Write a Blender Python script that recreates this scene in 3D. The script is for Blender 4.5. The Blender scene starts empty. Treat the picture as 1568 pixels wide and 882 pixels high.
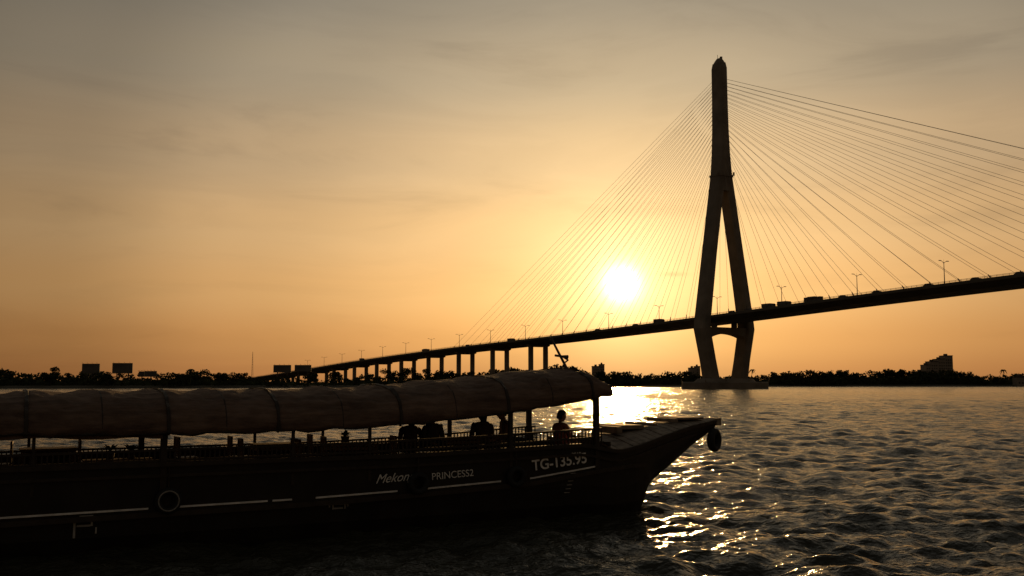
import bpy, bmesh, math, random
import numpy as np
from mathutils import Vector, Matrix
random.seed(7); rng=np.random.default_rng(7)
scene=bpy.context.scene
scene.view_settings.view_transform='Standard'
scene.view_settings.look='None'
scene.view_settings.exposure=0

# ------------------------------------------------------------ helpers
def link(o,parent=None):
    scene.collection.objects.link(o)
    if parent: o.parent=parent
    return o
def empty(name,loc=(0,0,0),rotz=0):
    e=bpy.data.objects.new(name,None); e.location=loc; e.rotation_euler=(0,0,rotz); e.empty_display_size=.3
    return link(e)
def mat(name,col,rough=.7,var=.3,scale=3.,metal=0.,bump=0.,spec=.3):
    m=bpy.data.materials.new(name); m.use_nodes=True
    nt=m.node_tree; b=nt.nodes['Principled BSDF']
    b.inputs['Roughness'].default_value=rough; b.inputs['Metallic'].default_value=metal
    b.inputs['Specular IOR Level'].default_value=spec
    tc=nt.nodes.new('ShaderNodeTexCoord'); n=nt.nodes.new('ShaderNodeTexNoise')
    n.inputs['Scale'].default_value=scale; n.inputs['Detail'].default_value=6
    nt.links.new(tc.outputs['Object'],n.inputs['Vector'])
    r=nt.nodes.new('ShaderNodeValToRGB')
    r.color_ramp.elements[0].position=.3; r.color_ramp.elements[1].position=.72
    r.color_ramp.elements[0].color=(*[c*(1-var) for c in col],1)
    r.color_ramp.elements[1].color=(*[min(1,c*(1+var)) for c in col],1)
    nt.links.new(n.outputs['Fac'],r.inputs['Fac']); nt.links.new(r.outputs['Color'],b.inputs['Base Color'])
    if bump:
        bp=nt.nodes.new('ShaderNodeBump'); bp.inputs['Distance'].default_value=bump
        nt.links.new(n.outputs['Fac'],bp.inputs['Height']); nt.links.new(bp.outputs['Normal'],b.inputs['Normal'])
    return m
def mesh_obj(name,verts,faces,m=None,parent=None,smooth=False):
    me=bpy.data.meshes.new(name); me.from_pydata([tuple(v) for v in verts],[],faces); me.update()
    if m: me.materials.append(m)
    if smooth: me.polygons.foreach_set('use_smooth',[True]*len(me.polygons))
    return link(bpy.data.objects.new(name,me),parent)
class MB:
    """mesh accumulator"""
    def __init__(s): s.v=[]; s.f=[]
    def add(s,vs,fs):
        k=len(s.v); s.v+= [tuple(v) for v in vs]; s.f+=[tuple(i+k for i in f) for f in fs]
    def box(s,c,d,M=None):
        x,y,z=d[0]/2,d[1]/2,d[2]/2
        vs=[Vector((sx*x,sy*y,sz*z)) for sz in(-1,1) for sy in(-1,1) for sx in(-1,1)]
        if M: vs=[M@v for v in vs]
        vs=[v+Vector(c) for v in vs]
        s.add(vs,[(0,2,3,1),(4,5,7,6),(0,1,5,4),(2,6,7,3),(0,4,6,2),(1,3,7,5)])
    def tube(s,a,b,r,r2=None,n=6):
        a=Vector(a); b=Vector(b); r2=r if r2 is None else r2
        q=(b-a).to_track_quat('Z','Y'); vs=[]
        for p,rr in((a,r),(b,r2)):
            for i in range(n):
                t=2*math.pi*i/n; vs.append(p+q@Vector((rr*math.cos(t),rr*math.sin(t),0)))
        s.add(vs,[(i,(i+1)%n,n+(i+1)%n,n+i) for i in range(n)]+[tuple(range(n-1,-1,-1)),tuple(range(n,2*n))])
    def loft(s,rings,cap=True,closed=True):
        n=len(rings[0]); vs=[p for r in rings for p in r]; fs=[]
        for k in range(len(rings)-1):
            for i in range(n if closed else n-1):
                j=(i+1)%n; fs.append((k*n+i,k*n+j,(k+1)*n+j,(k+1)*n+i))
        if cap: fs+= [tuple(range(n-1,-1,-1)),tuple((len(rings)-1)*n+i for i in range(n))]
        s.add(vs,fs)
    def torus(s,c,R,r,axis='Y',N=28,n=10,tilt=None):
        rings=[]
        for k in range(N):
            t=2*math.pi*k/N; ring=[]
            for i in range(n):
                p=2*math.pi*i/n; rr=R+r*math.cos(p)
                v=Vector((rr*math.cos(t),r*1.25*math.sin(p),rr*math.sin(t)))
                if axis=='X': v=Vector((v.y,v.x,v.z))
                if tilt: v=tilt@v
                ring.append(v+Vector(c))
            rings.append(ring)
        rings.append(rings[0]); s.loft(rings,cap=False)
    def obj(s,name,m,parent=None,smooth=False): return mesh_obj(name,s.v,s.f,m,parent,smooth)
def bevel(o,w,seg=2):
    b=o.modifiers.new('bevel','BEVEL'); b.width=w; b.segments=seg; b.limit_method='ANGLE'; return o
def big_mesh(name,V,Q,m,smooth=True):
    me=bpy.data.meshes.new(name); me.vertices.add(len(V)); me.vertices.foreach_set('co',V.astype(np.float32).ravel())
    me.loops.add(Q.size); me.loops.foreach_set('vertex_index',Q.astype(np.int32).ravel())
    me.polygons.add(len(Q)); me.polygons.foreach_set('loop_start',(np.arange(len(Q))*4).astype(np.int32))
    me.polygons.foreach_set('loop_total',np.full(len(Q),4,np.int32))
    me.update(calc_edges=True); me.validate()
    if smooth: me.polygons.foreach_set('use_smooth',np.ones(len(me.polygons),bool))
    me.materials.append(m)
    return link(bpy.data.objects.new(name,me))

# ------------------------------------------------------------ camera
cam=bpy.data.cameras.new('camera'); cam.lens=35.0; cam.sensor_width=36; cam.clip_end=12000; cam.clip_start=.1
co=link(bpy.data.objects.new('camera',cam)); co.location=(0,0,3.2); co.rotation_euler=(math.radians(90+5.435),0,0)
scene.camera=co

# ------------------------------------------------------------ sky
SUN=Vector((.1102,.9951,.0986)).normalized()
w=bpy.data.worlds.new('World'); scene.world=w; w.use_nodes=True
nt=w.node_tree; nt.nodes.clear(); N=nt.nodes.new; L=nt.links.new
def M_(op,a,b=None,clamp=False):
    n=N('ShaderNodeMath'); n.operation=op; n.use_clamp=clamp
    for i,x in enumerate((a,b)):
        if x is None: continue
        if isinstance(x,(int,float)): n.inputs[i].default_value=x
        else: L(x,n.inputs[i])
    return n.outputs[0]
def VM(op,a,b):
    n=N('ShaderNodeVectorMath'); n.operation=op
    for i,x in enumerate((a,b)):
        if isinstance(x,(tuple,Vector)): n.inputs[i].default_value=tuple(x)
        else: L(x,n.inputs[i])
    return n
def SC(col,f):
    n=N('ShaderNodeVectorMath'); n.operation='SCALE'
    if isinstance(col,tuple): n.inputs[0].default_value=col
    else: L(col,n.inputs[0])
    if isinstance(f,(int,float)): n.inputs['Scale'].default_value=f
    else: L(f,n.inputs['Scale'])
    return n.outputs[0]
tc=N('ShaderNodeTexCoord'); D=tc.outputs['Generated']
sep=N('ShaderNodeSeparateXYZ'); L(D,sep.inputs[0]); Z=sep.outputs['Z']
dot=VM('DOT_PRODUCT',D,tuple(SUN)).outputs['Value']
ang=M_('MULTIPLY',M_('ARCCOSINE',M_('MINIMUM',dot,.9999999)),57.2958)
def ramp(fac,stops,interp='LINEAR'):
    r=N('ShaderNodeValToRGB'); cr=r.color_ramp; cr.interpolation=interp
    while len(cr.elements)<len(stops): cr.elements.new(.5)
    for e,(p,c) in zip(cr.elements,stops): e.position=p; e.color=(*c,1)
    L(fac,r.inputs[0]); return r.outputs[0]
elev=ramp(Z,[(0,(.58,.235,.075)),(.04,(.70,.32,.105)),(.09,(.80,.43,.165)),(.15,(.79,.48,.22)),(.22,(.65,.445,.25)),(.30,(.46,.37,.255)),(.38,(.34,.30,.235)),(.6,(.31,.29,.24)),(1,(.28,.27,.24))],'EASE')
fall=ramp(M_('DIVIDE',ang,180.),[(0,(.93,)*3),(.06,(.85,)*3),(.12,(.66,)*3),(.175,(.40,)*3),(.25,(.25,)*3),(.5,(.16,)*3),(1,(.18,)*3)],'EASE')
mp=N('ShaderNodeMapping'); mp.inputs['Rotation'].default_value=(0,math.radians(9),0); mp.inputs['Scale'].default_value=(1.6,1.6,8); L(D,mp.inputs[0])
nz=N('ShaderNodeTexNoise'); nz.inputs['Scale'].default_value=2.3; nz.inputs['Detail'].default_value=8; nz.inputs['Roughness'].default_value=.58; nz.inputs['Distortion'].default_value=.7; L(mp.outputs[0],nz.inputs['Vector'])
cl=ramp(nz.outputs['Fac'],[(.28,(.80,.80,.82)),(.46,(.95,.95,.955)),(.58,(1.0,1.0,1.0)),(.74,(1.0,1.0,.98))],'EASE')
base=VM('MULTIPLY',VM('MULTIPLY',elev,fall).outputs[0],cl).outputs[0]
base=SC(base,1.05)
def EXP(x): return M_('POWER',2.718282,x)
def cloudbar(s,r,wd,ht,amt):
    """gaussian cloud bar centred on a sky direction, s=azimuth tangent, r=elevation tangent"""
    sx_=M_('DIVIDE',M_('SUBTRACT',M_('DIVIDE',sep.outputs['X'],M_('MAXIMUM',sep.outputs['Y'],.01)),s),wd)
    sz_=M_('DIVIDE',M_('SUBTRACT',M_('DIVIDE',sep.outputs['Z'],M_('MAXIMUM',sep.outputs['Y'],.01)),r),ht)
    q=M_('ADD',M_('POWER',M_('ABSOLUTE',sx_),2),M_('POWER',M_('ABSOLUTE',sz_),2))
    n2=N('ShaderNodeTexNoise'); n2.inputs['Scale'].default_value=60; n2.inputs['Detail'].default_value=5; L(D,n2.inputs['Vector'])
    return M_('MULTIPLY',M_('MULTIPLY',EXP(M_('MULTIPLY',q,-1)),M_('MULTIPLY',n2.outputs['Fac'],2.)),amt)
g1=EXP(M_('MULTIPLY',M_('POWER',M_('DIVIDE',ang,.78),1.65),-1))
g2=EXP(M_('MULTIPLY',M_('DIVIDE',ang,2.3),-1))
g3=EXP(M_('MULTIPLY',M_('DIVIDE',ang,7.),-1))
tot=VM('ADD',base,SC((4.5,3.7,2.1),g1)).outputs[0]
tot=VM('ADD',tot,SC((.85,.74,.42),g2)).outputs[0]
tot=VM('ADD',tot,SC((.34,.23,.07),g3)).outputs[0]
tot=SC(tot,M_('SUBTRACT',1.,cloudbar(.165,.109,.014,.0022,.2)))
bg=N('ShaderNodeBackground'); L(tot,bg.inputs[0]); bg.inputs[1].default_value=1.
sk=N('ShaderNodeTexSky'); sk.sky_type='NISHITA'; sk.sun_disc=False; sk.sun_elevation=math.radians(5.6); sk.sun_rotation=math.radians(6.3); sk.dust_density=4
bg2=N('ShaderNodeBackground'); L(sk.outputs[0],bg2.inputs[0]); bg2.inputs[1].default_value=.006
ad=N('ShaderNodeAddShader'); L(bg.outputs[0],ad.inputs[0]); L(bg2.outputs[0],ad.inputs[1])
out=N('ShaderNodeOutputWorld'); L(ad.outputs[0],out.inputs[0])
sl=bpy.data.lights.new('sun','SUN'); sl.energy=2.0; sl.angle=math.radians(1.4); sl.color=(1,.56,.20)
so=link(bpy.data.objects.new('sun',sl)); so.rotation_euler=SUN.to_track_quat('Z','Y').to_euler(); so.location=(60,560,60)

# ------------------------------------------------------------ water
def make_water():
    m=bpy.data.materials.new('river_water'); m.use_nodes=True; t=m.node_tree; b=t.nodes['Principled BSDF']
    b.inputs['Base Color'].default_value=(.032,.030,.018,1); b.inputs['Roughness'].default_value=.12; b.inputs['IOR'].default_value=1.33
    tc=t.nodes.new('ShaderNodeTexCoord'); prev=None
    for sc,dist,st,rot in((1.4,.12,(1,1.6,1),.3),(3.4,.10,(1,1.5,1),-.4),(8.5,.04,(1,1.3,1),.9)):
        mp=t.nodes.new('ShaderNodeMapping'); mp.inputs['Scale'].default_value=st; mp.inputs['Rotation'].default_value=(0,0,rot)
        n=t.nodes.new('ShaderNodeTexNoise'); n.inputs['Scale'].default_value=sc; n.inputs['Detail'].default_value=3; n.inputs['Distortion'].default_value=.4
        t.links.new(tc.outputs['Object'],mp.inputs[0]); t.links.new(mp.outputs[0],n.inputs['Vector'])
        bp=t.nodes.new('ShaderNodeBump'); bp.inputs['Distance'].default_value=dist; bp.inputs['Strength'].default_value=1.
        t.links.new(n.outputs['Fac'],bp.inputs['Height'])
        if prev: t.links.new(prev.outputs[0],bp.inputs['Normal'])
        prev=bp
    t.links.new(prev.outputs[0],b.inputs['Normal'])
    nr=1250; r=12*np.exp(np.linspace(0,math.log(2500/12),nr)); r=np.concatenate([[0.3,4,8],r,[3500,6000,9000]])
    th=np.concatenate([np.linspace(-34,34,760),np.linspace(34,326,130)[1:-1]])*math.pi/180
    R,T=np.meshgrid(r,th,indexing='ij'); X=R*np.sin(T); Y=R*np.cos(T); Zz=np.zeros_like(X)
    dr=np.gradient(r)[:,None]*np.ones_like(T)
    inner=(np.abs(((T+math.pi)%(2*math.pi))-math.pi)<math.radians(34.1))
    sp=np.where(inner,dr,dr+R*.04)
    for i in range(104):
        if i<88: lam=.36*(3.4/.36)**(rng.random()**1.05); amp=.0058*lam**.72*(.6+.8*rng.random())
        else: lam=3+5.5*rng.random(); amp=.0055*lam**.5*(.5+rng.random())
        a=math.pi*.5+rng.normal(0,.7)+.15
        k=2*math.pi/lam
        fade=np.clip((lam/sp-2.2)/2.2,0,1)
        ph=k*(math.cos(a)*X+math.sin(a)*Y)+rng.random()*6.28+.7*np.sin(X*.6/lam**.5+i)+.5*np.sin(Y*.23/lam**.5+2*i)
        s=np.sin(ph); Zz+=amp*fade*(s+.3*np.cos(2*ph))
    Zz*=1+.2*np.sin(X*.11+Y*.05)*np.sin(Y*.07-X*.03+1)
    V=np.stack([X,Y,Zz],-1).reshape(-1,3); nc=len(th)
    i,j=np.meshgrid(np.arange(len(r)-1),np.arange(nc),indexing='ij'); j2=(j+1)%nc
    Q=np.stack([i*nc+j,i*nc+j2,(i+1)*nc+j2,(i+1)*nc+j],-1).reshape(-1,4)[:,::-1]
    return big_mesh('water',V,Q,m)
make_water()

# ------------------------------------------------------------ river bank
m_ground=mat('bank_earth',(.05,.042,.025),.95,.4,.05)
shore=[(-1600,300),(-900,430),(-400,520),(-250,560),(-100,640),(0,720),(120,800),(300,840),(500,830),(700,780),(1200,700),(2000,500)]
sx=np.array([p[0] for p in shore]); sy=np.array([p[1] for p in shore])
def shore_y(x): return np.interp(x,sx,sy)
b=MB(); xs=np.linspace(-1600,2000,300); rings=[]
for x in xs:
    y=shore_y(x)+6*math.sin(x*.031)+4*math.sin(x*.083)+3*math.sin(x*.21); rings.append([(x,y-4,-.5),(x,y,.7),(x,y+8,1.5),(x,y+60,1.8),(x,y+600,2.2),(x,y+5000,2.2)])
b.loft(rings,cap=False,closed=False); b.obj('river_bank_ground',m_ground,smooth=True)

m_leaf=mat('far_foliage',(.045,.052,.022),.9,.5,.25,spec=.05)
m_bark=mat('far_bark',(.05,.04,.03),.9)
def trees(name,specs,qs=1.0,per=190,low=.38):
    Vs=[]
    trunk=MB()
    for (x,y,h,wd) in specs:
        trunk.tube((x,y,.5),(x+random.uniform(-.4,.4),y,h*.7),h*.03,h*.012,5)
        nb=random.randint(6,9); cs=[]
        for _ in range(nb):
            cx=random.gauss(0,wd*.30); cz=h*random.uniform(low,.86); cy=random.gauss(0,wd*.25)
            rr=h*random.uniform(.13,.24); cs.append((cx,cy,cz,rr))
            trunk.tube((x,y,h*.3),(x+cx,y+cy,cz),h*.014,h*.005,4)
        n=int(per*(h/10)**1.2)
        C=np.array(cs)[rng.integers(0,nb,n)]
        d=rng.normal(size=(n,3)); d/=np.linalg.norm(d,axis=1)[:,None]; d*=C[:,3:4]*rng.random((n,1))**.4
        d[:,2]*=.75; d[:,0]*=1.2
        P=C[:,:3]+d+np.array([x,y,0])
        s=qs*(.35+.5*rng.random((n,1)))*(h/10)**.5
        u=rng.normal(size=(n,3)); u/=np.linalg.norm(u,axis=1)[:,None]
        v=np.cross(u,rng.normal(size=(n,3))); v/=np.linalg.norm(v,axis=1)[:,None]
        Vs.append(np.stack([P-u*s,P-v*s*.6,P+u*s,P+v*s*.6],1).reshape(-1,3))
    V=np.concatenate(Vs); Q=np.arange(len(V)).reshape(-1,4)
    o=big_mesh(name,V,Q,m_leaf,False)
    trunk.obj('trunks_and_branches',m_bark,o)
    return o
sp=[]
def heightf(x):
    return 1+.16*math.sin(x*.021+1)+.12*math.sin(x*.057)+.08*math.sin(x*.13+2)
x=-620.
while x<720:
    left=x<-60
    h=(7.8 if left else 11.2)*heightf(x)*random.uniform(.82,1.12)
    for row in range(3):
        sp.append((x+random.uniform(-2,2),shore_y(x)+8+row*14+random.uniform(0,8),h*(1+.06*row)*(.72 if row==0 else 1),h*.75))
    x+=random.uniform(2.6,4.6)
trees('distant_trees',sp,1.35,125,.2)
b=MB(); rings=[]
for x in np.arange(-700,760,1.1):
    y=shore_y(x)+24; h=(4.6 if x<-60 else 6.8)*heightf(x)+random.uniform(-.8,.8)
    rings.append([(x,y-3,.6),(x,y-1.6,h*.6),(x,y+1,h),(x,y+4,h*.6),(x,y+6,.6)])
b.loft(rings,cap=False,closed=False); b.obj('distant_shrubs',m_leaf)
for (x,y,h,wd) in [(-262,568,12.5,10),(-200,600,11,11),(-181,620,12.5,13),(-172,640,10,9),(-197,615,12,7),(-70,700,15,12),(-84,700,13,10),(-133,660,10.5,10),(-118,670,12,9),(28,745,12,12),(-232,575,9.5,10)]:
    trees('broadleaf_tree',[(x,y,h,wd)],.75,1100)
def palm(x,y,h):
    b=MB(); r0=Vector((x,y,.8)); top=Vector((x+.6,y,h)); b.tube(r0,top,.28,.16,6)
    for i in range(15):
        a=i*2.399; up=random.uniform(-.1,.9); prev=top
        l=random.uniform(2.6,3.4)
        for k in range(1,6):
            s=k/5; p=top+Vector((math.cos(a)*l*s,math.sin(a)*l*s,l*(up*s-1.1*s*s)))
            side=Vector((-math.sin(a),math.cos(a),0))*.55*(1-s*.6)
            dn=Vector((0,0,-.45*(1-s*.5)))
            b.add([prev,p,p+side+dn,prev+side+dn],[(0,1,2,3)]); b.add([prev,p,p-side+dn,prev-side+dn],[(0,1,2,3)]); prev=p
    b.obj('coconut_palm',m_leaf)
for p in[(-190,590,11),(-240,580,9),(-330,560,9.5),(200,835,14),(415,845,14)]: palm(*p)

# ------------------------------------------------------------ bridge
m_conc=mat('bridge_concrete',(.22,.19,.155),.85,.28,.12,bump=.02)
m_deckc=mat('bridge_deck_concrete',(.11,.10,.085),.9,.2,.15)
m_asph=mat('asphalt',(.05,.05,.05),.9)
m_cable=mat('cable_sheath',(.22,.19,.15),.6,.1)
m_steel=mat('dark_steel',(.07,.065,.06),.5,.2,metal=.3)
m_white=mat('lane_paint',(.6,.6,.55),.7,.2)
bridge=empty('cable_stayed_bridge',(111,520,0))
dA=Vector((-.5276,.8527,0)); nA=Vector((.8527,.5276,0))   # along (away), across
def B(t,n,z): # bridge-local position
    v=dA*t+nA*n; return Vector((v.x,v.y,z))
tt=np.array([-420,-330,-275,-163,-80,0,149,282,409,496,597,700,800,900.]); zz=np.array([46.,46.2,45.6,43.0,40.2,36.9,32.0,28.8,24.3,20.7,15.9,11.4,7,3])
tg=np.arange(-420,901,5.); zg=np.interp(tg,tt,zz); zp=np.pad(zg,8,mode='edge'); zg=np.convolve(zp,np.ones(17)/17,'valid')
zg[:]=np.where((tg<-370)|(tg>850),np.interp(tg,tt,zz),zg)
def dz(t): return float(np.interp(t,tg,zg))
b=MB(); rings=[]
prof=[(-13,0),(-13,-.7),(-8.5,-2.7),(8.5,-2.7),(13,-.7),(13,0)]
for t in np.arange(-400,881,10.): rings.append([B(t,n,dz(t)+z) for n,z in prof])
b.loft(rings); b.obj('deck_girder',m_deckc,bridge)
b=MB(); rings=[]
for t in np.arange(-400,881,10.): rings.append([B(t,n,dz(t)+.012) for n in(-11.6,11.6)])
b.loft(rings,cap=False,closed=False); b.obj('road_surface',m_asph,bridge)
b=MB()
for n in(-7.5,-3.8,3.8,7.5):
    for t in np.arange(-400,600,14.): b.loft([[B(t,n-.08,dz(t)+.02),B(t,n+.08,dz(t)+.02)],[B(t+5,n-.08,dz(t+5)+.02),B(t+5,n+.08,dz(t+5)+.02)]],cap=False,closed=False)
b.obj('lane_markings',m_white,bridge)
b=MB()
for n in(-12.7,12.7,-.3,.3):
    hh=.62 if abs(n)>1 else .8
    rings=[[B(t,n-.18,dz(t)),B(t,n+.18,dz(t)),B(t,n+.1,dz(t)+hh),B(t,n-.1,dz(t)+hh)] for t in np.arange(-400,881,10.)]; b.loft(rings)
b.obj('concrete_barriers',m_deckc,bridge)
b=MB()
for n in(-12.7,12.7):
    for zo in(.9,1.25):
        b.loft([[B(t,n-.06,dz(t)+zo),B(t,n+.06,dz(t)+zo),B(t,n+.06,dz(t)+zo+.12),B(t,n-.06,dz(t)+zo+.12)] for t in np.arange(-400,881,10.)])
    for t in np.arange(-400,700,2.5): b.tube(B(t,n,dz(t)+.5),B(t,n,dz(t)+1.3),.07,n=4)
b.obj('railing',m_steel,bridge)
cab=MB(); anc=MB()
for s in(-1,1):
    for i in range(21):
        t=s*(16+i*12.9); f=i/20; z1=117+(164.7-117)*(f**.8)
        for n in(-1,1):
            a=B(t,n*12.2,dz(t)+.6); c=B(s*2.6,n*1.6,z1)
            cab.tube(a,c,.068,n=5)
            anc.tube(a-Vector((0,0,1.2)),a+(c-a).normalized()*2.2,.26,.2,n=6)
cab.obj('stay_cables',m_cable,bridge,True); anc.obj('cable_anchors',m_steel,bridge)
def secT(t,n,z,wn,lt,ch=.5):
    hn,hl=wn/2,lt/2
    pts=[(-hn+ch,-hl),(hn-ch,-hl),(hn,-hl+ch),(hn,hl-ch),(hn-ch,hl),(-hn+ch,hl),(-hn,hl-ch),(-hn,-hl+ch)]
    return [B(t+p[1],n+p[0],z) for p in pts]
def sec(n,z,wn,lt,ch=.7): return secT(0,n,z,wn,lt,ch)
b=MB()
for s in(-1,1):
    L_=[(9.6,3.5,5.4,8.6),(12.0,15,5.0,8.3),(14.9,28.2,5.3,8.4),(15.5,31.,5.4,8.4),(15.3,34.0,5.2,8.3),(9.6,70,4.7,7.8),(2.55,112.4,4.6,7.6)]
    b.loft([sec(s*n,z,w_,l) for n,z,w_,l in L_])
b.obj('pylon_legs',m_conc,bridge)
b=MB(); b.loft([sec(0,z,w_,l) for z,w_,l in[(104,11.0,7.7),(113,9.4,7.7),(124,7.3,7.7),(137,5.9,7.8),(155,5.1,7.9),(170.5,4.8,8.1),(173.5,4.2,6.9)]])
b.obj('pylon_mast',m_conc,bridge)
b=MB(); b.loft([sec(0,z,w_,l) for z,w_,l in[(111.6,10.5,8.5),(112.6,10.4,8.6)]]); b.loft([sec(0,z,w_,l) for z,w_,l in[(173.3,3.9,6.6),(175.0,2.4,5.2),(176.2,1.6,3.0)]])
b.tube(B(1,0,175.5),B(1,0,178.6),.12,n=5); b.box(B(-1.6,0,176.0),(1.2,1.2,1.6))
for n in(-5.6,5.6): b.box(B(-3.5,n,113.4),(.8,.8,1.8))
b.obj('pylon_collar_and_cap',m_conc,bridge)
b=MB(); rings=[]
for n in np.linspace(-14.2,14.2,17):
    zb=25.6+3.0*(1-(abs(n)/14.2)**2.2); rings.append([B(-3.2,n,zb),B(3.2,n,zb),B(3.2,n,31.8),B(-3.2,n,31.8)])
b.loft(rings)
for n in(-7,7): b.box(B(0,n,33.1),(2.6,2.6,3.0))
b.obj('pylon_crossbeam',m_conc,bridge)
b=MB()
def cap_ring(z,a_,c_):
    return [B(c_*math.copysign(abs(math.sin(q))**.55,math.sin(q)),a_*math.copysign(abs(math.cos(q))**.55,math.cos(q)),z) for q in np.linspace(0,2*math.pi,33)[:-1]]
b.loft([cap_ring(-2,24.5,12),cap_ring(3.2,24.5,12),cap_ring(3.7,24,11.5)])
b.loft([cap_ring(3.6,18,8.2),cap_ring(5.4,16,7)])
for n in(-22,-8,8,22):
    for t in(-9,9): b.tube(B(t,n,3.4),B(t,n,4.9),.3)
b.obj('pile_cap',m_conc,bridge)
b=MB()
for t in np.arange(177,880,50.):
    zt_=dz(t)-2.7
    if zt_<3: break
    for n in(-5.9,5.9): b.loft([secT(t,n,-1,3.1,2.6),secT(t,n,zt_-1.2,3.1,2.6)])
    b.loft([[B(-1.5+t,n,zb),B(1.5+t,n,zb),B(1.5+t,n,zt_+.05),B(-1.5+t,n,zt_+.05)] for n,zb in((-8.6,zt_-.7),(-6.5,zt_-1.6),(6.5,zt_-1.6),(8.6,zt_-.7))])
b.obj('approach_piers',m_conc,bridge)

# lamps
b=MB(); b.tube((0,0,0),(0,0,11.2),.22,.12,8); b.box((0,0,.3),(.5,.5,.6))
for s in(-1,1):
    pr=Vector((0,0,10.6))
    for k in range(1,6):
        q=k/5; p=Vector((0,s*2.1*q,10.6+1.0*math.sin(q*1.4))); b.tube(pr,p,.10,.08,6); pr=p
    b.box((0,s*2.5,11.62),(.5,1.3,.26))
b.tube((0,0,11.0),(0,0,12.3),.05,.03,6)
lm=bpy.data.meshes.new('street_lamp'); lm.from_pydata(b.v,[],b.f); lm.materials.append(m_steel)
brot=math.atan2(dA.y,dA.x)
for t in[-264,-219,-174,-129,-85,-40,5,52,99,148,193,240,287,334,381,428,475,522,569,616]:
    o=link(bpy.data.objects.new('street_lamp',lm)); p=B(t,0,dz(t)); o.location=Vector((111,520,0))+p+Vector((0,0,.05)); o.rotation_euler=(0,0,brot)

# vehicles
m_body=mat('vehicle_paint',(.12,.12,.12),.5,.3); m_tyre=mat('tyre_rubber',(.02,.02,.02),.8,.2); m_glass=mat('vehicle_glass',(.03,.03,.035),.15,.1)
def vehicle(kind,t,n):
    e=empty(kind,tuple(Vector((111,520,0))+B(t,n,dz(t)+.03)),brot+(math.pi if n<0 else 0))
    sc={'truck':.85,'bus':.88}.get(kind,1.); e.scale=(sc,)*3
    b=MB(); g=MB(); wv=MB()
    if kind=='truck':
        b.box((-1.2,0,2.2),(6.6,2.5,2.3)); b.box((3.3,0,1.75),(1.9,2.3,2.1)); b.box((3.2,0,2.95),(1.5,2.1,.35)); b.box((0,0,.9),(8.8,.9,.3)); g.box((4.26,0,2.1),(.05,2.0,.8)); ws=(-3.4,-2.2,3.2)
    elif kind=='bus':
        b.box((0,0,1.85),(11,2.5,2.7)); b.box((-1,0,3.35),(5,1.8,.35)); g.box((0,0,2.3),(10,2.54,.9)); g.box((5.51,0,2.1),(.05,2.2,1.3)); ws=(-3.4,3.6)
    else:
        b.box((0,0,.75),(4.4,1.8,.7)); b.loft([[(-1.9,-.85,1.1),(1.2,-.85,1.1),(1.2,.85,1.1),(-1.9,.85,1.1)],[(-1.4,-.7,1.65),(.5,-.7,1.65),(.5,.7,1.65),(-1.4,.7,1.65)]]); g.box((-.4,0,1.35),(1.7,1.6,.3)); ws=(-1.4,1.4)
    r=.5 if kind!='car' else .33
    for x in ws:
        for s in(-1,1): wv.tube((x,s*1.2 if r>.4 else s*.9,r),(x,s*.9 if r>.4 else s*.65,r),r,n=14)
    bevel(b.obj('body',m_body,e),.12); wv.obj('wheels',m_tyre,e); g.obj('windows',m_glass,e)
for k,t,n in[('truck',-50,-9),('truck',-40,-9),('bus',-68,-9.4),('car',-104,-10.6),('car',-150,-10.4),('car',-129,-10.4),('car',-86,-10.6),('car',-28,-10.6),('truck',42,-8.5),('car',60,-10.4),('car',96,-10.4),('truck',200,-7),('car',255,-10.4),('bus',330,-7),('car',-17,-10.6),('car',-168,-10.4),('truck',455,-8)]: vehicle(k,t,n)

# billboards
m_panel=mat('billboard_panel',(.10,.09,.08),.7,.3,.2)
def billboard(x,y,wd,z0,z1,rot=0):
    e=empty('billboard',(x,y,0),rot); b=MB(); b.box((0,0,(z0+z1)/2),(wd,.5,z1-z0)); bevel(b.obj('panel',m_panel,e),.05)
    b=MB()
    for s in((-.28,.28) if wd>9 else (0,)): b.tube((s*wd,.6,1),(s*wd,.6,z1-.5),.38,.3,8)
    for k in np.linspace(-.46,.46,6): b.tube((k*wd,.4,z0),(k*wd,.4,z1),.09,n=4)
    b.box((0,-.9,z0-.15),(wd,1.2,.1))
    for k in np.linspace(-.4,.4,4): b.tube((k*wd,-.3,z1),(k*wd,-1.9,z1+.5),.06,n=4); b.box((k*wd,-1.9,z1+.45),(.5,.3,.2))
    b.obj('frame',m_steel,e)
for a in[(-253,600,10.6,8.8,14.6,0),(-234,600,11.8,8.8,15,.1),(-217,600,7.6,6.8,10.2,-.1),(-223.5,603,3.4,6.8,10,0),(-161,700,12.4,10.4,15.6,0),(-146.5,700,11.5,11.2,15.6,.1)]: billboard(*a)

def mast(x,y,h):
    b=MB()
    for k in range(14):
        z0=1+(h-1)*k/14; z1=1+(h-1)*(k+1)/14; r0=1.1*(1-k/15); r1=1.1*(1-(k+1)/15)
        for i in range(3):
            a0=i*2.094; a1=(i+1)*2.094
            b.tube((x+r0*math.cos(a0),y+r0*math.sin(a0),z0),(x+r1*math.cos(a0),y+r1*math.sin(a0),z1),.07,n=4)
            b.tube((x+r0*math.cos(a0),y+r0*math.sin(a0),z0),(x+r1*math.cos(a1),y+r1*math.sin(a1),z1),.04,n=4)
    b.obj('telecom_mast',m_steel)
mast(-208,800,28)

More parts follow.
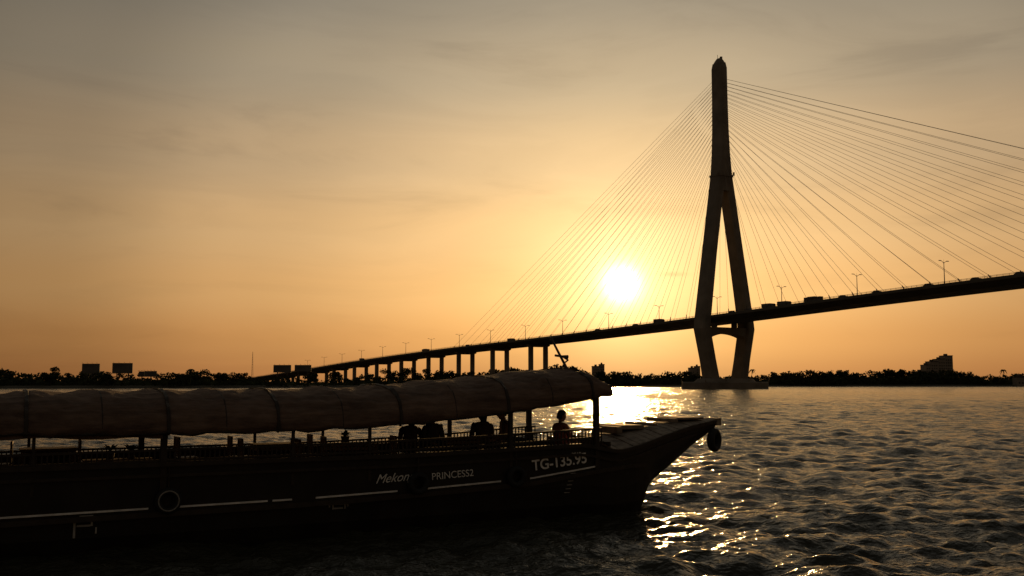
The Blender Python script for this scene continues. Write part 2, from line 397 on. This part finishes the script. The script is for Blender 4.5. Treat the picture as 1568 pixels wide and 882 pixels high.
# buildings
m_wall=mat('plaster_wall',(.24,.20,.16),.9,.2,.1); m_win=mat('window_glass',(.04,.045,.05),.2,.2); m_roof=mat('roof_sheet',(.07,.06,.05),.8)
def building(name,x,y,blocks,depth=16,fl=3.4):
    e=empty(name,(x,y,0)); b=MB(); g=MB(); r=MB()
    for x0,x1,h in blocks:
        b.box(((x0+x1)/2,0,h/2),(x1-x0-.01,depth,h)); r.box(((x0+x1)/2,0,h+.4),(x1-x0+.5,depth+.5,.8)); r.box(((x0+x1)/2,1,h+1.8),((x1-x0)*.3,5,2))
        z=3.
        while z<h-2:
            k=x0+1.2
            while k<x1-1.4: g.box((k+.6,-depth/2,z),(1.3,.12,1.7)); k+=2.6
            z+=fl
    b.obj('walls',m_wall,e); g.obj('windows',m_win,e); r.obj('roof',m_roof,e)
building('apartment_building',67,1300,[(-4.2,4.2,24)]); building('apartment_building',112,1300,[(-7.7,1.5,24),(1.5,7.7,26.5)])
building('apartment_building',237,1300,[(-6.5,1,22),(1,6.5,24)]); building('hotel_building',509,1200,[(-24,-15,16),(-15,-9,24),(-9,0,28),(0,8,31),(8,17.5,35)])
building('riverside_house',425,835,[(-5,4,7.5),(4,9,5.5)],8,3); building('apartment_building',-420,1000,[(-8,8,14)])

# ------------------------------------------------------------ boat
TH=math.radians(27); BO=Vector((1.35,25.8,0)); cT,sT=math.cos(TH),math.sin(TH)
boat=empty('river_tour_boat',tuple(BO),TH)
def bw(x,y,z): return (BO.x+cT*x-sT*y,BO.y+sT*x+cT*y,z)
m_hull=mat('dark_hull_paint',(.019,.016,.014),.5,.4,1.5,bump=.01)
m_wood=mat('weathered_wood',(.22,.175,.13),.75,.45,4,bump=.01)
m_dwood=mat('dark_wood',(.035,.025,.018),.65,.3,5)
m_fwood=mat('furniture_wood',(.10,.055,.032),.55,.3,5)
m_wpaint=mat('white_boat_paint',(.78,.77,.74),.6,.2,6)
m_red=mat('red_plastic',(.35,.035,.02),.5,.2)
m_leafp=mat('pot_plant_leaf',(.03,.06,.02),.6,.3)
XT=4.45
hx=[-20,-18,-14,-.4,.5,1.2,2,3,3.8,XT]; hbv=[1.3,1.6,1.8,1.8,1.70,1.55,1.28,.96,.70,.52]
zx=[-20,-15,-5,-.5,.5,1.2,2.2,3.3,XT]; ztv=[1.9,1.60,1.60,1.70,1.50,1.60,1.80,2.00,2.13]
kx=[-20,-17,1.2,1.6,1.85,2.7,3.6,XT]; kv=[.0,-.6,-.6,-.3,.38,.88,1.44,1.90]
pf=[0,.08,.2,.4,.6,.8,1.]; pyv=[0.02,.5,.8,.93,.97,.985,1.]
hb=lambda x:float(np.interp(x,hx,hbv)); ztf=lambda x:float(np.interp(x,zx,ztv)); kf=lambda x:float(np.interp(x,kx,kv))
def stripe(x): return float(np.interp(x,[-20,-13,-7.2,-4.7,-1.9,-.2,.8],[.75,.75,.81,.88,1.0,1.2,1.28]))
def hull_y(x,z):
    f=(z-kf(x))/(ztf(x)-kf(x)); return hb(x)*float(np.interp(f,pf,pyv))
b=MB(); rings=[]
for x in np.concatenate([np.linspace(-20,0,45),np.linspace(.1,XT,34)]):
    k,zt=kf(x),ztf(x); ring=[]
    for f,p in zip(pf[::-1],pyv[::-1]): ring.append((x,-hb(x)*p,k+f*(zt-k)))
    for f,p in list(zip(pf,pyv)): ring.append((x,hb(x)*p,k+f*(zt-k)))
    rings.append(ring)
b.loft(rings,cap=False,closed=False); n=len(rings[0]); tot_=len(rings)
b.f.append(tuple(range(n))); b.f.append(tuple((tot_-1)*n+i for i in range(n-1,-1,-1)))
o=b.obj('hull',m_hull,boat,False); sm=o.modifiers.new('thick','SOLIDIFY'); sm.thickness=.05; sm.offset=-1
def rail_along(b,x0,x1,zf,side,wd,hg,off=0.,step=.3):
    xs=np.append(np.arange(x0,x1-1e-6,step),x1); rings=[]
    for x in xs:
        z=zf(x); y=hull_y(x,min(z,ztf(x)-.001))+off
        rings.append([(x,side*(y-wd/2),z-hg/2),(x,side*(y+wd/2),z-hg/2),(x,side*(y+wd/2),z+hg/2),(x,side*(y-wd/2),z+hg/2)])
    b.loft(rings)
b=MB()
for s in(-1,1):
    rail_along(b,-19.8,XT-.05,lambda x:ztf(x)+.02,s,.16,.09)
    rail_along(b,-19.8,1.5,lambda x:stripe(x)-.12,s,.10,.10,.03)
    rail_along(b,-19.8,3.6,lambda x:ztf(x)-.2,s,.06,.06,.02)
b.obj('gunwale_and_rub_rails',m_dwood,boat)
b=MB()
for x0,x1 in[(-19,-13.6),(-13.2,-10.3),(-9.8,-8.0),(-7.9,-7.5),(-7.0,-5.2),(-4.5,-2.7),(-1.95,-.15)]:
    for s in(-1,1): rail_along(b,x0,x1,stripe,s,.02,.035,.012,.1)
b.obj('white_stripe',m_wpaint,boat)
b=MB(); rings=[[(x,-hb(x)*.95,1.08),(x,hb(x)*.95,1.08)] for x in np.linspace(-19.5,.35,30)]; b.loft(rings,cap=False,closed=False)
b.box((.38,0,1.4),(.05,3.1,.72)); b.obj('cabin_floor',m_dwood,boat)
# foredeck planking, crowned to the centreline
b=MB(); x=.45
def crown(x): return .30*(1-x/(XT+.6))
while x<XT-.08:
    e=random.uniform(-.008,.008); rr=[]
    for xx in(x-.1,x+.1):
        z=ztf(xx)+.075+e; wv=hb(xx)+.03; c=crown(xx)
        pts=[(y*wv,z+c*(1-abs(y)**1.6)) for y in(-1,-.6,-.25,.25,.6,1)]
        rr.append([(xx,y,zz_) for y,zz_ in pts]+[(xx,y,zz_-.045) for y,zz_ in pts[::-1]])
    b.loft(rr); x+=.228
b.obj('foredeck_planks',m_wood,boat)
b=MB()
b.box((XT+.04,0,2.14),(.16,1.25,.2)); b.box((3.65,0,ztf(3.65)+crown(3.65)+.12),(.85,1.0,.06)); b.box((3.05,0,ztf(3.05)+crown(3.05)+.13),(.12,1.3,.1)); b.box((1.75,.1,ztf(1.75)+crown(1.75)+.14),(.75,1.2,.11)); b.box((1.2,-.3,ztf(1.2)+crown(1.2)+.16),(.16,.9,.18)); b.box((2.35,0,ztf(2.35)+crown(2.35)+.12),(.1,1.4,.08))
bevel(b.obj('foredeck_hatch_and_beams',m_wood,boat),.015,1)
b=MB(); b.loft([[(x-.06,-.07,z-.05),(x+.10,-.05,z-.03),(x+.10,.05,z-.03),(x-.06,.07,z-.05)] for x,z in[(1.35,-.5),(1.62,-.2),(1.83,.36),(2.7,.86),(3.6,1.42),(XT,1.90)]]); b.obj('stem',m_dwood,boat)
# canopy
ex=[-20,-13,-10,-6.5,-4.7,-3,-1.5,-.5,.15]; ev=[2.28,2.28,2.22,2.25,2.36,2.49,2.68,2.84,2.93]
rx=[-20,-13,-8,-5,-3,-1.2,-.5,-.1,.15]; rv=[3.02,3.02,3.05,3.13,3.29,3.49,3.55,3.50,3.34]
edge=lambda x:float(np.interp(x,ex,ev)); ridge=lambda x:float(np.interp(x,rx,rv))
straps=[-17.4,-15,-12.5,-10.0,-7.86,-5.2,-2.6,-.35]
ribs=sorted(straps+[-16.2,-13.7,-11.2,-8.9,-6.5,-3.9,-1.45])
def cs(x,off=0.,na=48):
    ring=[]
    e=sum(edge(x+d) for d in(-.4,-.2,0,.2,.4))/5 if x<-.4 else edge(x); r=sum(ridge(x+d) for d in(-.3,-.15,0,.15,.3))/5 if x<-.4 else ridge(x)
    ds=min(abs(x-s) for s in ribs); sag=-.045*math.sin(min(1,ds/.6)*math.pi/2)
    st=min(abs(x-s) for s in straps); pinch=-.02*math.exp(-(st/.10)**2)
    seg=sum(1 for s in straps if s<x); step=.014*math.sin(seg*2.3)
    for i in range(na+1):
        a=math.pi*i/na; y=-(1.98+off)*math.copysign(abs(math.cos(a))**.68,math.cos(a)); z=e+(r-e+off)*abs(math.sin(a))**.74
        sa=math.sin(a)
        fold=.010*math.sin(x*5.3+a*3)+.012*math.sin(x*9.7-a*6+seg)+.007*math.sin(x*19+a*13+seg)+.006*math.sin(a*23+x*1.7)
        sidesag=.03*math.sin(min(1,ds/.6)*math.pi/2)*abs(math.cos(a))**.5*sa*2
        d=fold+(sag+pinch+step)*sa
        z+=d; y+=(-1 if y<0 else 1)*(fold*.8-sidesag+pinch)
        if i in(0,na): z-=.03*math.sin(min(1,ds/.6)*math.pi/2)+.012*math.sin(x*17)
        ring.append((x,y,z))
    return ring
m_canopy=bpy.data.materials.new('canopy_tarpaulin'); m_canopy.use_nodes=True
t=m_canopy.node_tree; pb=t.nodes['Principled BSDF']; pb.inputs['Roughness'].default_value=.85; pb.inputs['Specular IOR Level'].default_value=.15
tcn=t.nodes.new('ShaderNodeTexCoord')
mpn=t.nodes.new('ShaderNodeMapping'); mpn.inputs['Scale'].default_value=(.5,2.2,3.); t.links.new(tcn.outputs['Object'],mpn.inputs[0])
n1=t.nodes.new('ShaderNodeTexNoise'); n1.inputs['Scale'].default_value=1.8; n1.inputs['Detail'].default_value=9; n1.inputs['Roughness'].default_value=.7; t.links.new(mpn.outputs[0],n1.inputs['Vector'])
rp=t.nodes.new('ShaderNodeValToRGB'); rp.color_ramp.elements[0].position=.35; rp.color_ramp.elements[1].position=.66
rp.color_ramp.elements[0].color=(.075,.047,.034,1); rp.color_ramp.elements[1].color=(.20,.135,.10,1)
t.links.new(n1.outputs['Fac'],rp.inputs[0]); t.links.new(rp.outputs[0],pb.inputs['Base Color'])
bpn=t.nodes.new('ShaderNodeBump'); bpn.inputs['Distance'].default_value=.04; t.links.new(n1.outputs['Fac'],bpn.inputs['Height']); t.links.new(bpn.outputs[0],pb.inputs['Normal'])
b=MB(); b.loft([cs(x) for x in np.linspace(-20,.15,300)],cap=False,closed=False)
o=b.obj('canopy',m_canopy,boat,True); sm=o.modifiers.new('thick','SOLIDIFY'); sm.thickness=.025
b=MB()
for s in straps: b.loft([cs(s-.035,.035),cs(s-.03,.055),cs(s+.03,.055),cs(s+.035,.035)],cap=False,closed=False)
for s in ribs:
    if s not in straps: b.loft([cs(s-.014,.012),cs(s-.01,.026),cs(s+.01,.026),cs(s+.014,.012)],cap=False,closed=False)
for s_ in(0,48):
    pr=None
    for x in np.linspace(-20,.15,80):
        p=Vector(cs(x)[s_])
        if pr: b.tube(pr,p,.026,n=6)
        pr=p
pts=[Vector(p) for p in cs(.16)]
for i in range(48): b.tube(pts[i],pts[i+1],.035,n=6)
b.obj('canopy_straps_and_hems',m_dwood,boat)
b=MB()
for s in straps:
    pts=[Vector(p)-Vector((0,0,.06)) for p in cs(s,-.03)]
    for i in range(48): b.tube(pts[i],pts[i+1],.03,n=6)
for y in(-1.3,-.6,0,.6,1.3):
    pr=None
    for x in np.linspace(-19.8,0,40):
        c=cs(x,-.03); p=min(c,key=lambda q:abs(q[1]-y)); p=Vector((x,y,p[2]-.12))
        if pr: b.tube(pr,p,.022,n=5)
        pr=p
b.obj('canopy_frame',m_dwood,boat)
b=MB(); rings=[]
for x in np.linspace(-19.5,-10.1,60): rings.append([(x,-1.93+.02*math.sin(x*6),edge(x)+.02),(x,-1.9+.03*math.sin(x*7),edge(x)-.10+.02*math.sin(x*4))])
b.loft(rings,cap=False,closed=False)
b.obj('valance',m_canopy,boat)
b=MB()
for s in(-1,1):
    for x,wd in[(-.12,.12),(-2.45,.09),(-5.84,.06),(-7.5,.06),(-10.05,.12),(-12.35,.06),(-15,.08),(-17.4,.08)]:
        y=hull_y(x,1.45)-.03; b.loft([[(x-q,s*(y-q),z),(x+q,s*(y-q),z),(x+q,s*(y+q),z),(x-q,s*(y+q),z)] for z,q in((1.1,wd/2),(edge(x)+.08,wd/2))])
b.obj('posts',m_dwood,boat)
b=MB()
def rtop(x,s): return float(np.interp(x,[-14,-6,-3,0],[1.86,1.92,1.99,2.10] if s<0 else [1.72,1.75,1.84,2.02]))
for s in(-1,1):
    for x in np.arange(-14.2,.1,.095):
        y=s*(hull_y(x,1.5)-.05); zb=ztf(x)-.05; zt=rtop(x,s); b.box((x,y,(zb+zt)/2),(.026,.026,zt-zb))
    for zo in(-.2,0):
        pr=None
        for x in np.linspace(-14.3,.05,30):
            p=Vector((x,s*(hull_y(x,1.5)-.05),rtop(x,s)+zo))
            if pr: b.loft([[q+Vector((0,a,c)) for a,c in((-.03,-.022),(.03,-.022),(.03,.022),(-.03,.022))] for q in(pr,p)])
            pr=p
b.obj('railing',m_dwood,boat)
b=MB()
for x,z,R in[(-13.35,.92,.19),(-9.95,.92,.19),(-4.75,1.02,.18),(-2.35,1.06,.18),(-16,.9,.2)]: b.torus((x,-hull_y(x,z)-.11,z),R,.065)
b.torus((4.28,-.66,1.66),.24,.085,tilt=Matrix.Rotation(.5,3,'Z'))
b.obj('fender_tyres',m_tyre,boat,True)
b=MB()
for x,z,R in[(-13.35,.92,.19),(-9.95,.92,.19)]: b.torus((x,-hull_y(x,z)-.185,z),R,.014)
b.obj('tyre_paint_rings',mat('faded_paint',(.24,.23,.21),.7,.3),boat,True)
b=MB()
for x,z in[(-13.35,.92),(-9.95,.92),(-4.75,1.02),(-2.35,1.06)]: b.tube((x,-hull_y(x,z)-.1,z+.2),(x,-1.84,1.64),.012,n=5)
b.tube((4.28,-.66,1.9),(4.3,-.55,2.18),.015,n=5); b.obj('fender_ropes',m_dwood,boat)
def text(name,body,x,z,size,slope,shear=0,y=None,sx=1.,off=.0):
    cu=bpy.data.curves.new(name,'FONT'); cu.body=body; cu.size=size; cu.extrude=.003; cu.shear=shear; cu.offset=off; cu.materials.append(m_wpaint)
    o=link(bpy.data.objects.new(name,cu),boat); o.location=(x,y if y else -hull_y(x,z+size*.4)-.035,z); o.rotation_euler=(math.radians(90),-slope,0); o.scale=(sx,1,1)
text('registration_lettering','TG-135.95',-1.90,1.175,.34,.09,y=-1.80,off=.006); text('name_lettering','PRINCESS2',-4.42,1.07,.215,.05)
text('name_script_lettering','Mekong',-5.72,1.05,.27,.05,.5); text('small_lettering','2010',-.85,1.46,.13,.07,y=-1.81)
b=MB()
def dab(x,z,wd,h): b.box((x,-hull_y(x,z)-.012,z),(wd,.012,h))
dab(-11.6,.5,.04,.40); dab(-11.44,.52,.24,.035); dab(-11.30,.60,.04,.18); dab(-11.40,.70,.24,.03); dab(-11.22,.42,.03,.12)
dab(-6.5,.66,.42,.03); dab(-6.62,.6,.03,.1); dab(-6.36,.6,.03,.1); dab(-6.5,.57,.2,.03); dab(-6.7,.63,.03,.06); dab(-6.3,.63,.03,.06)
for k in range(6): dab(-.95+.03*k,.62+.09*k,.14,.015)
b.obj('draught_marks',mat('dull_white_paint',(.3,.29,.27),.7,.4),boat)
b=MB(); b.tube((-.3,-.2,3.45),(-.1,-.2,3.52),.05,n=8)
p0=Vector((-.05,-.3,3.48)); p1=Vector((-.42,-.1,4.3)); b.tube(p0,p1,.036,.028,8); pm=p0.lerp(p1,.48)
b.tube(pm+Vector((-.16,0,.02)),pm+Vector((.18,-.02,-.02)),.03,n=8); b.tube(pm+Vector((.06,0,0)),pm+Vector((.2,0,-.03)),.03,.07,10)
b.tube(p0.lerp(p1,.25)+Vector((-.02,0,0)),p0.lerp(p1,.25)+Vector((.12,0,.1)),.02,n=6); b.tube(p1,p1+Vector((-.03,0,.06)),.05,.03,8); b.tube(p0+Vector((-.35,0,-.0)),p0+Vector((.2,0,.02)),.03,n=6)
b.obj('roof_pole_with_horn',m_steel,boat)

# furniture
def chair(x,y,rot):
    e=empty('slatted_chair',bw(x,y,1.09),TH+rot); b=MB(); b.box((0,0,.45),(.44,.44,.04))
    for sx in(-.2,.2):
        for sy in(-.2,.2): b.box((sx,sy,.22),(.04,.04,.44))
    for sy in(-.2,.2): b.box((-.21,sy,.68),(.04,.04,.46))
    for k in range(5): b.box((-.21,-.14+.07*k,.68),(.02,.03,.36))
    b.box((-.21,0,.89),(.04,.44,.06)); b.box((-.21,0,.52),(.03,.4,.04)); bevel(b.obj('chair_frame',m_fwood,e),.006,1)
for a in[(-8.1,-.5,0),(-8.1,.6,0),(-6.7,-.5,3.1),(-6.7,.6,3.1),(-7.1,-1.2,.2),(-5.2,-.9,3.1),(-3.2,1.1,3.1),(-9.2,.9,.1),(-11.2,.6,0),(-12.9,.6,3.1)]: chair(*a)
def table(x,y):
    e=empty('wooden_table',bw(x,y,1.09),TH); b=MB(); b.box((0,0,.74),(1.1,.7,.05))
    for sx in(-.48,.48):
        for sy in(-.28,.28): b.box((sx,sy,.36),(.06,.06,.72))
    b.box((0,0,.66),(1.0,.6,.08)); bevel(b.obj('table_frame',m_fwood,e),.01,1)
for a in[(-7.4,.05),(-12.0,.6),(-5.9,-.7),(-2.9,.3)]: table(*a)
def bench(x,y,l):
    e=empty('bench',bw(x,y,1.09),TH); b=MB(); b.box((0,0,.42),(l,.42,.05))
    for k in(-.42,.42): b.box((k*l,0,.2),(.06,.38,.4))
    bevel(b.obj('bench_frame',m_fwood,e),.008,1)
bench(-3.85,.25,1.5); bench(-1.95,.25,1.7); bench(-.5,-.6,.7)
def plant(x,y,z):
    e=empty('potted_plant',bw(x,y,z),0); b=MB(); b.tube((0,0,0),(0,0,.16),.07,.1,12); b.obj('pot',m_dwood,e)
    b=MB()
    for i in range(34):
        a=i*2.4; l=random.uniform(.16,.3); up=random.uniform(.3,1.3); q=Vector((math.cos(a),math.sin(a),up)).normalized()*l; p=Vector((0,0,.15)); s=Vector((-math.sin(a),math.cos(a),0))*.025
        b.add([p,p+q*.6+s,p+q+Vector((0,0,-.05)),p+q*.6-s],[(0,1,2,3)])
    b.obj('leaves',m_leafp,e)
e=empty('side_shelf',bw(-10.8,-.9,1.09),TH); b=MB(); b.box((0,0,.58),(1.3,.35,.04)); b.box((0,0,.28),(1.2,.3,.04))
for sx in(-.6,.6):
    for sy in(-.14,.14): b.box((sx,sy,.28),(.05,.05,.56))
bevel(b.obj('shelf_frame',m_fwood,e),.006,1)
plant(-10.95,-.9,1.69); plant(-6.05,-.7,1.855); plant(-10.55,-.9,1.69)
for x in(-9.1,-6.2,-5.2,-3.1,-1.2):
    e=empty('life_jacket',bw(x,-1.62,1.2),TH); b=MB(); b.box((-.1,0,.2),(.16,.07,.4)); b.box((.1,0,.2),(.16,.07,.4)); b.box((0,.04,.2),(.36,.05,.42)); b.box((0,-.02,.15),(.38,.1,.03)); bevel(b.obj('foam_panels',m_red,e),.03,2)

# ------------------------------------------------------------ people
m_skin=mat('skin',(.28,.16,.10),.6,.1); m_hair=mat('hair',(.012,.01,.009),.6,.2); m_eye=mat('eye',(.02,.02,.02),.2)
def clothes(shirt,pants):
    m=bpy.data.materials.new('clothes'); m.use_nodes=True; t=m.node_tree; p=t.nodes['Principled BSDF']; p.inputs['Roughness'].default_value=.85
    tc=t.nodes.new('ShaderNodeTexCoord'); s=t.nodes.new('ShaderNodeSeparateXYZ'); t.links.new(tc.outputs['Object'],s.inputs[0])
    n=t.nodes.new('ShaderNodeTexNoise'); n.inputs['Scale'].default_value=9; t.links.new(tc.outputs['Object'],n.inputs['Vector'])
    r=t.nodes.new('ShaderNodeValToRGB'); r.color_ramp.interpolation='CONSTANT'; e=r.color_ramp.elements; e[0].color=(*pants,1); e[1].position=.13; e[1].color=(*shirt,1); e3=e.new(.60); e3.color=(.28,.16,.10,1)
    t.links.new(s.outputs['Z'],r.inputs[0])
    mx=t.nodes.new('ShaderNodeMixRGB'); mx.blend_type='MULTIPLY'; mx.inputs[0].default_value=.4; t.links.new(r.outputs[0],mx.inputs[1]); t.links.new(n.outputs['Fac'],mx.inputs[2]); t.links.new(mx.outputs[0],p.inputs['Base Color'])
    return m
def skin(name,vs,es,rs,m,parent,sub=2):
    me=bpy.data.meshes.new(name); me.from_pydata(vs,es,[]); me.materials.append(m); o=link(bpy.data.objects.new(name,me),parent)
    bm=bmesh.new(); bm.from_mesh(me); ly=bm.verts.layers.skin.verify()
    for v,r in zip(bm.verts,rs):
        v[ly].radius=r if isinstance(r,tuple) else (r,r)
    bm.verts.ensure_lookup_table(); bm.verts[0][ly].use_root=True
    bm.to_mesh(me); bm.free()
    o.modifiers.new('skin','SKIN').use_smooth_shade=True; s=o.modifiers.new('sub','SUBSURF'); s.levels=sub; s.render_levels=sub
    return o
def person(x,y,seat,rot,shirt,pants,lean=0,turn=0,longhair=False,sc=1.,arm=0):
    e=empty('seated_person',bw(x,y,seat),TH+rot); e.scale=(sc,)*3
    l=lean; mcl=clothes(shirt,pants)
    V=[(0,0,.10),(l*.3,0,.27),(l*.7,0,.42),(l,0,.52),(l*1.1+.01,0,.60),(l*1.2+.02,0,.70)]
    R=[(.17,.14),(.165,.13),(.18,.135),(.155,.12),(.062,.066),(.06,.065)]
    E=[(0,1),(1,2),(2,3),(3,4),(4,5)]
    for s in(-1,1):
        k=len(V); V+=[(l,s*.15,.525),(l,s*.205,.49),(l*.7+.06,s*.255,.27),(l*.5+.28,s*(.17-arm*.1),.19+arm)]; R+=[.078,.072,.052,.034]; E+=[(3,k),(k,k+1),(k+1,k+2),(k+2,k+3)]
        q=len(V); V+=[(.06,s*.09,.085),(.24,s*.11,.09),(.43,s*.12,.08),(.44,s*.12,-.14),(.43,s*.12,-.36),(.50,s*.12,-.41),(.60,s*.13,-.42)]; R+=[.09,.08,.062,.055,.038,.04,.03]
        E+=[(0,q)]+[(q+i,q+i+1) for i in range(6)]
        w0=Vector((l*.5+.28,s*(.17-arm*.1),.19+arm)); HV=[tuple(w0),tuple(w0+Vector((.045,0,-.005))),tuple(w0+Vector((.08,0,-.01)))]; HR=[.024,(.036,.02),(.034,.017)]; HE=[(0,1),(1,2)]
        for fi,(dy,ln) in enumerate(((-.03,.055),(-.01,.068),(.012,.064),(.032,.05))):
            a=len(HV); b0=w0+Vector((.095,dy,-.012)); HV+=[tuple(b0),tuple(b0+Vector((ln*.5,dy*.1,-.008))),tuple(b0+Vector((ln*.85,dy*.1,-.028)))]; HR+=[.009,.0085,.007]; HE+=[(2,a),(a,a+1),(a+1,a+2)]
        a=len(HV); tb=w0+Vector((.03,-s*.035,-.005)); HV+=[tuple(tb),tuple(tb+Vector((.03,-s*.02,-.01))),tuple(tb+Vector((.055,-s*.024,-.018)))]; HR+=[.012,.010,.008]; HE+=[(1,a),(a,a+1),(a+1,a+2)]
        skin('hand',HV,HE,HR,m_skin,e,1)
    skin('body',V,E,R,mcl,e,2)
    H=bpy.data.objects.new('head',None); link(H,e); H.location=(l*1.25+.035,0,.745); H.rotation_euler=(0,.1,turn); H.scale=(1.08,)*3
    bm=bmesh.new(); bmesh.ops.create_uvsphere(bm,u_segments=28,v_segments=20,radius=1)
    for v in bm.verts:
        p=v.co.copy()
        jaw=max(0,-p.z); w_=1-.28*jaw**1.5
        v.co=Vector((p.x*.094*(1-.12*jaw*(p.x<0)),p.y*.074*w_,p.z*.118))
        if p.x>.5 and abs(p.y)<.22 and -.35<p.z<.15: v.co.x+=.022*(1-abs(p.y)/.22)*(1-abs(p.z+.2)/.36)
        if p.x>.5 and .05<p.z<.3 and .2<abs(p.y)<.6: v.co.x-=.006
        if p.x>.4 and p.z<-.75: v.co.x+=.012
    me=bpy.data.meshes.new('face'); bm.to_mesh(me); bm.free(); me.materials.append(m_skin); me.polygons.foreach_set('use_smooth',[True]*len(me.polygons)); link(bpy.data.objects.new('face',me),H)
    b=MB()
    for s in(-1,1): b.torus((-.005,s*.078,-.005),.022,.008,N=14,n=6)
    b.obj('ears',m_skin,H,True); b=MB()
    for s in(-1,1): b.box((.083,s*.03,.015),(.012,.024,.009))
    b.obj('eyes',m_eye,H); b=MB(); b.box((.088,0,-.058),(.012,.04,.008)); b.obj('mouth',m_red,H)
    bm=bmesh.new(); bmesh.ops.create_uvsphere(bm,u_segments=28,v_segments=20,radius=1)
    dl=[v for v in bm.verts if (v.co.x>.25 and v.co.z<.45) or (v.co.z<(-.55 if not longhair else -.98)) or(v.co.x>-.05 and v.co.z<.1)]
    bmesh.ops.delete(bm,geom=dl,context='VERTS')
    for v in bm.verts:
        p=v.co; k=1+.05*math.sin(p.y*9+p.z*7)
        zz_=p.z*.130
        if longhair and p.z<0 : zz_=p.z*.26
        v.co=Vector((p.x*.106*k-.006,p.y*.086*k,zz_+.006))
    me=bpy.data.meshes.new('hair'); bm.to_mesh(me); bm.free(); me.materials.append(m_hair); me.polygons.foreach_set('use_smooth',[True]*len(me.polygons)); o=link(bpy.data.objects.new('hair',me),H); sm=o.modifiers.new('t','SOLIDIFY'); sm.thickness=.012
person(-4.12,.25,1.53,1.2,(.07,.05,.05),(.03,.03,.04),lean=.10,turn=.4,longhair=True,sc=1.06)
person(-3.58,.25,1.56,-1.4,(.06,.06,.07),(.03,.03,.03),lean=.03,turn=-.3,sc=1.10)
person(-2.20,.25,1.55,1.5,(.07,.05,.04),(.04,.03,.03),lean=.02,turn=.5,longhair=True,sc=1.14)
person(-1.45,.25,1.56,2.9,(.16,.09,.06),(.03,.03,.03),lean=.12,turn=.2,sc=1.16)
person(-.46,-.6,1.53,.2,(.30,.09,.06),(.04,.04,.05),lean=.0,turn=-.2,sc=1.12)
